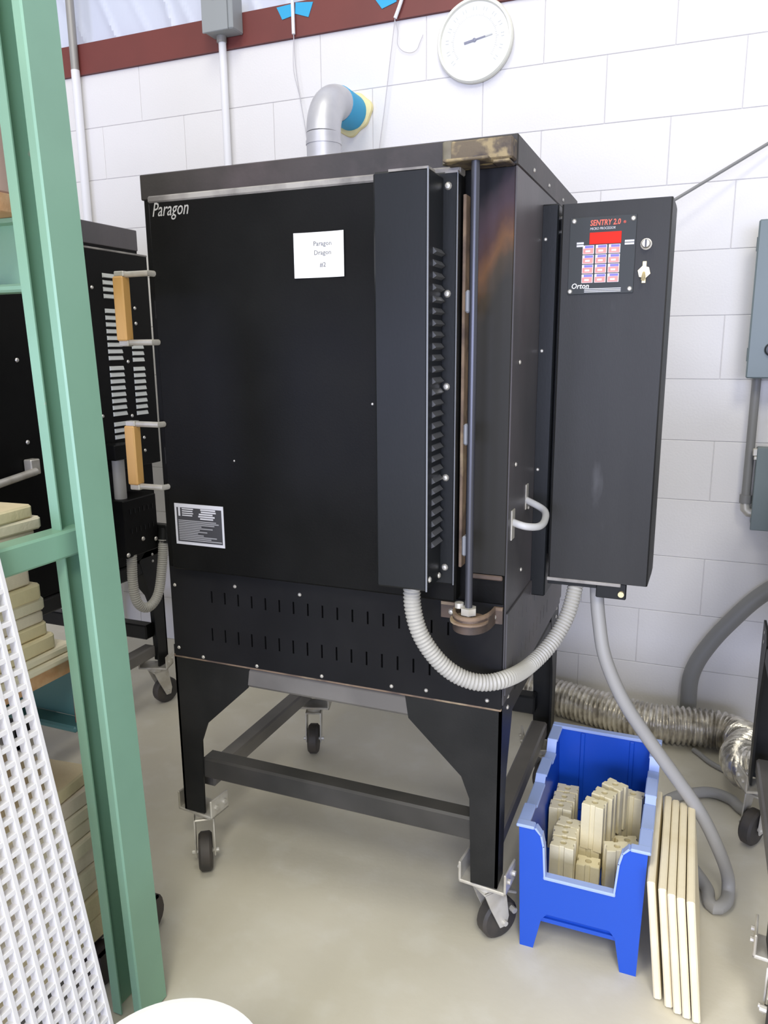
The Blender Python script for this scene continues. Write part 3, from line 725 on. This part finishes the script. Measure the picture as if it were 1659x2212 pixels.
O10 = ['bottom', 'second from the bottom', 'third from the bottom', 'fourth from the bottom', 'fifth from the bottom', 'fifth from the top', 'fourth from the top', 'third from the top', 'second from the top', 'top']
nm = ['tan kiln shelf in the floor pile behind the grid, %s' % k for k in O10]
slab_stack(.1125, hs, sp_, 'dolly', 'kiln shelves piled on the dolly', nm, ['slabA', 'slabA', 'slabB', 'slabB', 'slabC', 'slabB', 'slabB', 'slabB', 'slabC', 'slabA'])

# ------------------------------------------------------------------ white plastic grid leaning on the rack brace
G = thing('plastic_grid', 'white open plastic grid panel leaning on the green rack brace, lower left', 'grid', (0, 0, 0))
PIT, NC, NR, DEP = .0262, 25, 41, .017
W_, H_ = NC*PIT, NR*PIT
def bar(name, b):
    return part(name, b, 'grid', G)
v0 = bar('upright_bar', B().box(-.0039, 0, 0, .0039, DEP, H_, .0006))
h0 = bar('cross_bar', B().box(0, .0006, -.0039, W_, DEP-.0006, .0039, .0006))
for i in range(1, NC+1): share(v0, 'upright_bar', G, (i*PIT, 0, 0))
for j in range(1, NR+1): share(h0, 'cross_bar', G, (0, 0, j*PIT))
# local x -> -Y (world), local z -> up the lean, local y -> thickness away from the aisle
ez = Vector((-.1697, 0, 1)).normalized(); ex = Vector((0, -1, 0)); ey = ez.cross(ex)
MG = Matrix((ex, ey, ez)).transposed().to_4x4(); MG.translation = Vector((-.8385, -1.921, .004))
G.matrix_world = MG

# ------------------------------------------------------------------ white bucket, bottom edge
BK = thing('bucket', 'white plastic bucket with lid at the bottom edge', 'bucket', (-.590, -2.096, 0))
part('pail', B().lathe([(.0, 0), (.112, 0), (.118, .006), (.128, .34), (.128, .355), (0, .355)], (-.590, -2.096, 0), 'z', 48), 'bucket', BK)
part('lid', B().lathe([(.0, .352), (.134, .352), (.1355, .356), (.1355, .372), (.132, .378), (.124, .378), (.121, .370), (0, .370)], (-.590, -2.096, 0), 'z', 64), 'bucket', BK)

# ------------------------------------------------------------------ blue bin with kiln posts
BN = thing('storage_bin', 'blue open-front plastic bin standing on legs beside the kiln', 'bin', (-.160, -1.03, 0))
x0, x1 = -.296, -.027; yfb, ybb = -1.262, -.800
b = B()
front = [(x0, .302), (-.262, .302), (-.249, .288), (-.243, .262), (-.238, .186), (-.087, .186), (-.081, .262), (-.075, .288), (-.062, .302), (x1, .302),
         (-.034, .0), (-.068, .0), (-.082, .080), (-.094, .095), (-.228, .095), (-.240, .080), (-.256, .0), (-.286, .0)]
b.prism(front, 'y', yfb, yfb+.013)
rear = [(x0+.004, .318), (x1-.004, .318), (-.036, .0), (-.068, .0), (-.090, .076), (-.232, .076), (-.252, .0), (-.284, .0)]
b.prism(rear, 'y', ybb-.013, ybb)
for s, xo in ((1, x0), (-1, x1)):
    side = [(yfb+.002, .302), (-1.180, .302), (-1.160, .288), (-1.060, .288), (-1.045, .302), (-.965, .302), (-.952, .287), (-.905, .287), (-.893, .318), (ybb, .318),
            (ybb, .0), (ybb-.045, .0), (ybb-.07, .076), (yfb+.075, .076), (yfb+.05, .0), (yfb+.002, .0)]
    p = B().prism(side, 'x', 0, 1)
    for v in p.v:
        taper = .010*(1-v[2]/.31)
        xx = xo + s*(taper + .013*v[0])
        b.v.append((xx, v[1], v[2]))
    n = len(b.v)-len(p.v); b.f += [tuple(i+n for i in f) for f in p.f]
b.box(x0+.012, yfb+.006, .070, x1-.012, ybb-.006, .080)
b.box(x0+.014, yfb+.012, .068, x1-.014, yfb+.022, .112)
# ribs
for xr_ in (-.226, -.100): b.box(xr_, ybb-.018, .085, xr_+.012, ybb-.012, .312, .002)
part('tub', b, 'blue', BN)
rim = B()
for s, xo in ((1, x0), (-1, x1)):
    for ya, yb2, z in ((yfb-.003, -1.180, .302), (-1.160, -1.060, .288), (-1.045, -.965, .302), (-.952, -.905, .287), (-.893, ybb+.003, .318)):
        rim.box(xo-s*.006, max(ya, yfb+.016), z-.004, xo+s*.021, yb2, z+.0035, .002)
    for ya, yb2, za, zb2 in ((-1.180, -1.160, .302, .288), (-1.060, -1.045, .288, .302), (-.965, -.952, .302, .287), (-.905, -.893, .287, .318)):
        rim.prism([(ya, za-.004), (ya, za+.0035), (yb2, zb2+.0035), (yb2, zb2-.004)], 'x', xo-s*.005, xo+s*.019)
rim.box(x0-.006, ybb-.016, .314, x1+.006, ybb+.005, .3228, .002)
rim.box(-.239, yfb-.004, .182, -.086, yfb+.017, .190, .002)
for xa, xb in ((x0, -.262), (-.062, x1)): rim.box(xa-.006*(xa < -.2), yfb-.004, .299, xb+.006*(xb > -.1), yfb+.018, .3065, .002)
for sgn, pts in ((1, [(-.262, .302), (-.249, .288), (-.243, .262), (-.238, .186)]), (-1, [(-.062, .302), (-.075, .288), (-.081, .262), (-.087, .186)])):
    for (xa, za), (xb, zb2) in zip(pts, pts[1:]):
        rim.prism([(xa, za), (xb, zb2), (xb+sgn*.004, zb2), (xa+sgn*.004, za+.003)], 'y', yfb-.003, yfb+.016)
part('rim', rim, 'bluerim', BN, 'worn blue rim with its gloss painted in paler')

def post_mesh(w, d, h):
    b = B(); n = 16; r = .0078
    # outline with a rib groove on each long side and rounded corners
    g = .0035
    sq = [(-w, -d), (-w*.25, -d), (-w*.18, -d+g), (w*.18, -d+g), (w*.25, -d), (w, -d), (w, -d*.35), (w-g, -d*.25), (w-g, d*.25), (w, d*.35), (w, d), (w*.25, d), (w*.18, d-g), (-w*.18, d-g), (-w*.25, d), (-w, d), (-w, d*.35), (-w+g, d*.25), (-w+g, -d*.25), (-w, -d*.35)]
    m = len(sq)
    ci = [(r*math.cos(math.atan2(p[1]/d, p[0]/w)), r*math.sin(math.atan2(p[1]/d, p[0]/w))) for p in sq]
    vs = [(p[0], p[1], 0) for p in sq] + [(p[0], p[1], h-.002) for p in sq] + [(p[0]*.965, p[1]*.95, h) for p in sq] + [(p[0], p[1], h) for p in ci] + [(p[0], p[1], h-.03) for p in ci]
    fs = [tuple(range(m-1, -1, -1)), tuple(4*m+k for k in range(m))]
    for L in range(4):
        for k in range(m): fs.append((L*m+k, L*m+(k+1) % m, (L+1)*m+(k+1) % m, (L+1)*m+k))
    b.add(vs, fs); me = bpy.data.meshes.new('kiln_post'); finish(me, b, 'post', Vector((0, 0, 0)), recalc=True, smooth=False); return me
PM = post_mesh(.0275, .0185, .115); PMs = post_mesh(.0265, .0185, .062); PMl = post_mesh(.026, .0185, .118)
G1 = 'kiln posts in the blue bin'
posts = [
 (PM, -.242, -.905, .081, .05, 'rearmost of the three cream posts at the left rear of the blue bin'),
 (PM, -.244, -.946, .081, .05, 'middle of the three cream posts at the left rear of the blue bin'),
 (PM, -.246, -.987, .081, .05, 'foremost of the three cream posts at the left rear of the blue bin'),
 (PM, -.215, -1.052, .081, -.12, 'rear one of the three cream posts at the left front of the blue bin'),
 (PM, -.219, -1.094, .081, .10, 'middle one of the three cream posts at the left front of the blue bin'),
 (PM, -.216, -1.137, .081, -.05, 'cream post nearest the open front, left side of the blue bin'),
 (PMs, -.120, -.935, .081, -.45, 'short cream post under the rear middle post'),
 (PMl, -.121, -.952, .144, -.45, 'cream post turned askew, rearmost of the middle row in the blue bin'),
 (PMs, -.140, -.998, .081, -.25, 'short cream post under the centre of the middle row'),
 (PMl, -.141, -1.000, .144, -.25, 'cream post at the centre of the middle row in the blue bin'),
 (PMs, -.164, -1.045, .081, -.15, 'short cream post standing under the front post of the middle row'),
 (PMl, -.158, -1.050, .144, -.18, 'tall cream post at the front of the middle row in the blue bin'),
 (PMl, -.079, -.925, .1115, -.12, 'tan post alone against the right wall of the blue bin'),
 (PMs, -.082, -.995, .081, .35, 'rearmost of the short cream posts at the right front of the blue bin'),
 (PMs, -.098, -1.045, .081, .25, 'second of the short cream posts at the right front of the blue bin'),
 (PM, -.098, -1.105, .081, .32, 'cream post leaning in the right front corner of the blue bin'),
 (PMs, -.160, -1.110, .081, .02, 'short cream post low in the middle front of the blue bin'),
]
for me, x, y, z, rot, lb in posts:
    o = bpy.data.objects.new('kiln_post', me); COL.objects.link(o); o.location = (x, y, z); o.rotation_euler = (0, 0, rot)
    tag(o, lb, 'kiln post', G1)
o = bpy.data.objects.new('kiln_post', PMs); COL.objects.link(o); o.location = (-.079, -.925, .081); o.scale = (1, 1, .49); o.rotation_euler = (0, 0, -.1)
tag(o, 'stub of cream post under the tan post by the right bin wall', 'kiln post', G1)
o = bpy.data.objects.new('kiln_post', PMs); COL.objects.link(o); o.location = (-.196, -1.178, .0998); o.rotation_euler = (math.radians(90), 0, math.radians(75))
tag(o, 'cream post lying flat just inside the open front of the blue bin', 'kiln post', G1)

# half shelves standing on edge beside the bin
def leaning_mesh():
    b = B().box(0, -.350, 0, .0155, 0, .272, .003); me = bpy.data.meshes.new('kiln_shelf'); finish(me, b, 'slabN', Vector((0, 0, 0))); return me
LM = leaning_mesh()
tx = ['leftmost of five clean cream shelf slabs standing on edge against the blue bin', 'second from the left of five clean cream slabs standing beside the blue bin',
      'middle one of five clean cream slabs standing beside the blue bin', 'fourth from the left of five clean cream slabs standing beside the blue bin',
      'rightmost of five clean cream shelf slabs standing beside the blue bin, one face showing']
for i, (x, y, rz) in enumerate(((.004, -.962, .003), (.0255, -.975, .005), (.0428, -.985, .005), (.0602, -.990, .005), (.0780, -.994, .006))):
    o = bpy.data.objects.new('kiln_shelf', LM); COL.objects.link(o); o.location = (x, y, .002); o.rotation_euler = (0, math.radians(-6.3), rz)
    tag(o, tx[i], 'shelf slab', 'shelf slabs standing beside the bin')

# ------------------------------------------------------------------ cords and ducts
cp_ = [(-.182, -1.045, .826), (-.179, -1.05, .780), (-.171, -1.055, .720), (-.153, -1.06, .637), (-.11, -1.05, .537), (-.05, -1.03, .44), (.017, -1.01, .343), (.079, -.99, .249), (.125, -.965, .149),
       (.152, -.925, .060), (.156, -.935, .022), (.150, -.968, .0165), (.128, -.998, .0165), (.112, -.975, .0165), (.108, -.93, .0165), (.07, -.85, .0165), (.015, -.72, .0165), (-.005, -.60, .0165), (.020, -.545, .0165), (.075, -.50, .0165), (.125, -.478, .0165), (.175, -.495, .0165), (.27, -.575, .0165), (.7, -.66, .0165)]
pc = thing('power_cable', 'smooth grey cable drooping from the control box to the floor', 'cable', (.1, -.95, 0))
part('sheath', B().tube(resample(spline(cp_, 8), .012), .0155, 14), 'cord', pc)
part('gland', B().cyl((-.182, -1.046, .806), (-.182, -1.045, .826), .020, 14), 'zinc', pc)
fd = thing('flexible_duct', 'crinkled silver duct hose lying along the foot of the wall', 'duct', (-.1, -.16, 0))
part('hose', ribbed(B(), [(-.62, -.085, .066), (-.50, -.092, .066), (-.40, -.105, .066), (-.234, -.145, .066), (-.075, -.180, .066), (.06, -.165, .066), (.145, -.160, .067), (.205, -.195, .068), (.232, -.27, .084), (.215, -.345, .093), (.205, -.40, .097), (.225, -.47, .11), (.30, -.51, .16)], (.0605), .0056, .0175, 24), 'alu', fd)
# rising duct behind the kiln with elbow to the wall
DX, DY = -1.2345, -.245
vd = thing('exhaust_duct', 'pale grey vent pipe with an elbow into the wall above the kiln', 'duct', (DX, DY, 0))
pts = [(DX, DY, .0), (DX, DY, 2.03)]
el = []
for i in range(13):
    a = math.pi/2*i/12; el.append((DX, DY+.125-.125*math.cos(a), 2.035+.125*math.sin(a)))
part('riser', B().cyl((DX, DY, 0.0), (DX, DY, 2.036), .0585, 32).cyl((DX, DY, 2.0), (DX, DY, 2.012), .0605, 32), 'galv', vd)
part('elbow', B().tube(el, .0585, 32), 'galv', vd)
part('tape_wrap', B().cyl((DX, DY+.120, 2.16), (DX, -.006, 2.16), .0605, 32), 'tape', vd, 'blue tape wrapped round the duct at the wall')
ring = []
for k in range(48):
    a = 2*math.pi*k/48; ring.append((.074+.006*math.sin(3*a+1)+.003*math.sin(7*a), a))
b = B(); vs = []
for h, s in ((-.002, 1.0), (-.014, .97), (-.018, .86)):
    for r, a in ring: vs.append((DX+r*s*math.cos(a), h, 2.16+r*s*math.sin(a)))
fs = [(L*48+k, L*48+(k+1) % 48, (L+1)*48+(k+1) % 48, (L+1)*48+k) for L in range(2) for k in range(48)] + [tuple(range(48)), tuple(96+k for k in range(47, -1, -1))]
part('foam_ring', b.add(vs, fs), 'foam', vd, 'yellowish foam sealing the wall hole')

# ------------------------------------------------------------------ wall fittings
# dial thermometer
CX, CZ, CR = -.777, 2.331, .130
ck = thing('dial_thermometer', 'large round white dial gauge high on the wall', 'gauge', (CX, -.001, CZ))
part('rim', B().lathe([(0, -.001), (CR-.002, -.001), (CR, -.006), (CR, -.022), (CR-.004, -.028), (CR-.011, -.028), (CR-.015, -.018), (0, -.018)], (CX, 0, CZ), 'y', 64), 'clockrim', ck)
part('face', B().lathe([(0, -.0175), (CR-.014, -.0175), (CR-.014, -.0195), (0, -.0195)], (CX, 0, CZ), 'y', 64), 'clockface', ck)
b = B()
for k in range(61):
    a = math.radians(-130+260*k/60); L = .010 if k % 5 == 0 else .005
    Mx = Matrix.Translation((CX, -.0196, CZ)) @ Matrix.Rotation(a, 4, 'Y')
    b.box(-.0007, -.0006, .072, .0007, 0, .072+L, M=Mx)
    if k % 5 == 0:
        for q in (-.005, .005): b.box(q-.0012, -.0006, .090, q+.0012, 0, .101, M=Mx)
part('scale_marks', b, 'clockmark', ck)
Mx = Matrix.Translation((CX, -.022, CZ)) @ Matrix.Rotation(math.radians(80), 4, 'Y')
part('pointer', B().box(-.0035, -.001, -.036, .0035, .001, -.005, M=Mx).box(-.0022, -.001, -.005, .0022, .001, .038, M=Mx).lathe([(0, -.003), (.006, -.002), (.006, .003), (0, .003)], (CX, -.022, CZ), 'y', 16), 'needle', ck)
b = B().box(-.0022, -.001, .038, .0022, .001, .062, M=Mx); part('pointer_tip', b, 'clockmark', ck)
# conduits at the left
cd = thing('wall_conduit', 'vertical wall conduit beside the green post, bare grey above the beam and white below', 'conduit', (-2.467, -.03, 0))
part('bare_pipe', B().cyl((-2.467, -.03, 2.452), (-2.467, -.03, 4.2), .0165, 16), 'pipegrey', cd, 'bare grey upper pipe')
part('painted_pipe', B().cyl((-2.467, -.03, .05), (-2.467, -.03, 2.452), .0172, 16), 'white', cd)
cd2 = thing('wall_conduit', 'white vertical conduit dropping from the grey box on the beam', 'conduit', (-1.755, -.045, 0))
part('pipe', B().cyl((-1.755, -.030, .05), (-1.755, -.030, 2.47), .0145, 16), 'white', cd2)
part('pipe_collar', B().cyl((-1.755, -.034, 2.455), (-1.755, -.034, 2.478), .019, 12), 'pipegrey', cd2)
jb = thing('junction_box', 'small grey box mounted on the red-brown beam', 'box', (-1.735, -.05, 2.53))
part('case', B().box(-1.797, -.085, 2.476, -1.672, -.0125, 2.595, .004), 'boxgrey', jb)
part('cover', B().box(-1.800, -.093, 2.473, -1.690, -.085, 2.597, .002), 'boxgrey', jb)
part('cover_screw', B().cyl((-1.745, -.094, 2.583), (-1.745, -.097, 2.583), .006, 10), 'zinc', jb)
# blue tape bits and hanging wires
def strip(name, quad, lb, y0=-.0125):
    b = B(); y1 = y0-.0018
    b.add([(p[0], y1, p[1]) for p in quad]+[(p[0], y0, p[1]) for p in quad], [(0, 1, 2, 3), (7, 6, 5, 4), (0, 4, 5, 1), (1, 5, 6, 2), (2, 6, 7, 3), (3, 7, 4, 0)])
    return solo(name, b, 'tape', lb, 'tape', (quad[0][0], y0, quad[0][1]), 'blue tape on the beam')
strip('tape_strip', [(-1.527, 2.545), (-1.505, 2.502), (-1.467, 2.508), (-1.461, 2.548)], 'blue tape strip on the beam, left of the first hanging wire')
strip('tape_strip', [(-1.449, 2.550), (-1.452, 2.514), (-1.398, 2.495), (-1.378, 2.541)], 'blue tape strip on the beam, right of the first hanging wire')
strip('tape_strip', [(-1.152, 2.530), (-1.112, 2.478), (-1.058, 2.492), (-1.058, 2.530)], 'blue tape piece by the second hanging wire')
h1 = thing('hanging_wire', 'thin wire on a thick white lead, left of the vent pipe', 'wire', (-1.455, -.02, 2.45))
part('lead', B().tube(spline([(-1.462, -.022, 2.80), (-1.457, -.022, 2.557), (-1.456, -.022, 2.445)], 6), .0065, 10), 'white', h1)
part('wire_strand', B().tube(spline([(-1.456, -.022, 2.45), (-1.452, -.022, 2.35), (-1.438, -.022, 2.24), (-1.412, -.022, 2.07), (-1.405, -.022, 1.85)], 8), .0014, 6), 'wire', h1)
part('wire_strand', B().tube(spline([(-1.456, -.020, 2.45), (-1.464, -.016, 2.37), (-1.464, -.012, 2.32), (-1.452, -.010, 2.27), (-1.438, -.012, 2.22)], 8), .0010, 6), 'wire', h1)
h2 = thing('hanging_wire', 'thin slanting wire on a white lead, right of the vent pipe', 'wire', (-1.06, -.02, 2.45))
part('lead', B().tube(spline([(-1.005, -.022, 2.58), (-1.036, -.022, 2.491), (-1.060, -.022, 2.438)], 6), .0065, 10), 'white', h2)
part('wire_strand', B().tube(spline([(-1.060, -.022, 2.44), (-1.078, -.022, 2.32), (-1.100, -.022, 2.17), (-1.130, -.022, 1.98), (-1.14, -.022, 1.85)], 8), .0014, 6), 'wire', h2)
part('wire_strand', B().tube(spline([(-1.060, -.022, 2.43), (-1.053, -.015, 2.40), (-1.056, -.010, 2.36), (-1.035, -.008, 2.336), (-1.005, -.008, 2.328), (-.985, -.008, 2.336), (-.975, -.008, 2.355), (-.963, -.008, 2.378)], 8), .0010, 6), 'wire', h2)
# dark rod rising from behind the control box
rd = solo('cable', B().tube([(-0.172, -0.183, 1.717), (-0.11, -0.16, 1.756), (0.138, -0.07, 1.91), (0.288, -0.016, 2.003)], .0048, 8), 'pipe', 'thin dark cable slanting up the wall from the control box', 'cable', (-0.172, -0.183, 1.717))
# electrical panel, pipe and junction box at the right edge
ep = thing('electrical_panel', 'blue-grey electrical panel cut off by the right edge', 'electrical panel', (.33, -.001, 1.23))
part('cabinet', B().box(.150, -.130, 1.232, .52, -.001, 1.682, .003), 'panel', ep)
dr = part('cabinet_door', B().box(.131, -.150, 1.229, .53, -.128, 1.688, .004), 'panel', ep)
part('hinge', B().cyl((.1335, -.136, 1.60), (.1335, -.136, 1.64), .005, 8).cyl((.1335, -.136, 1.28), (.1335, -.136, 1.32), .005, 8), 'panel', ep)
part('door_knob', B().lathe([(0, -.018), (.016, -.016), (.020, -.006), (.020, 0)], (.195, -.150, 1.315), 'y', 20), 'black_handle', dr)
pp = thing('wall_pipe', 'grey pipe running down from the electrical panel', 'pipe', (.165, -.05, 1.0))
part('pipe', B().cyl((.168, -.055, 1.2295), (.168, -.055, .835), .0135, 14), 'pipe', pp)
part('coupling', B().cyl((.168, -.055, .852), (.168, -.055, .826), .0185, 14), 'pipe', pp)
part('elbow_fitting', B().tube([(.168, -.055, .826), (.170, -.055, .806), (.180, -.055, .795), (.198, -.055, .793)], .0155, 12), 'zinc', pp)
j2 = thing('junction_box', 'grey wall box under the electrical panel at the right edge', 'box', (.33, -.001, .745))
part('case', B().box(.190, -.092, .752, .46, -.001, 1.006, .003), 'panel', j2)
part('box_cover', B().box(.186, -.100, .746, .465, -.092, 1.012, .002), 'panel', j2)
part('latch', B().box(.1745, -.095, .985, .189, -.080, 1.008, .002).box(.1785, -.095, .972, .189, -.083, .984, .002), 'zinc', j2)
gc = solo('conduit', B().tube(resample(spline([(.62, -.066, .76), (.45, -.066, .668), (.262, -.066, .542), (.151, -.066, .411), (.081, -.066, .298), (.049, -.066, .209), (.046, -.066, .113), (.050, -.066, .0)], 8), .015), .027, 18), 'pipe', 'thick grey conduit curving down the wall at the right', 'conduit', (.05, -.066, 0))
fc = solo('cord', B().tube(resample(spline([(.072, -.216, .009), (.095, -.245, .009), (.125, -.285, .009), (.18, -.325, .009), (.27, -.36, .009)], 8), .01), .0085, 10), 'cord', 'short grey cord on the floor under the silver duct', 'cord', (.1, -.25, 0))
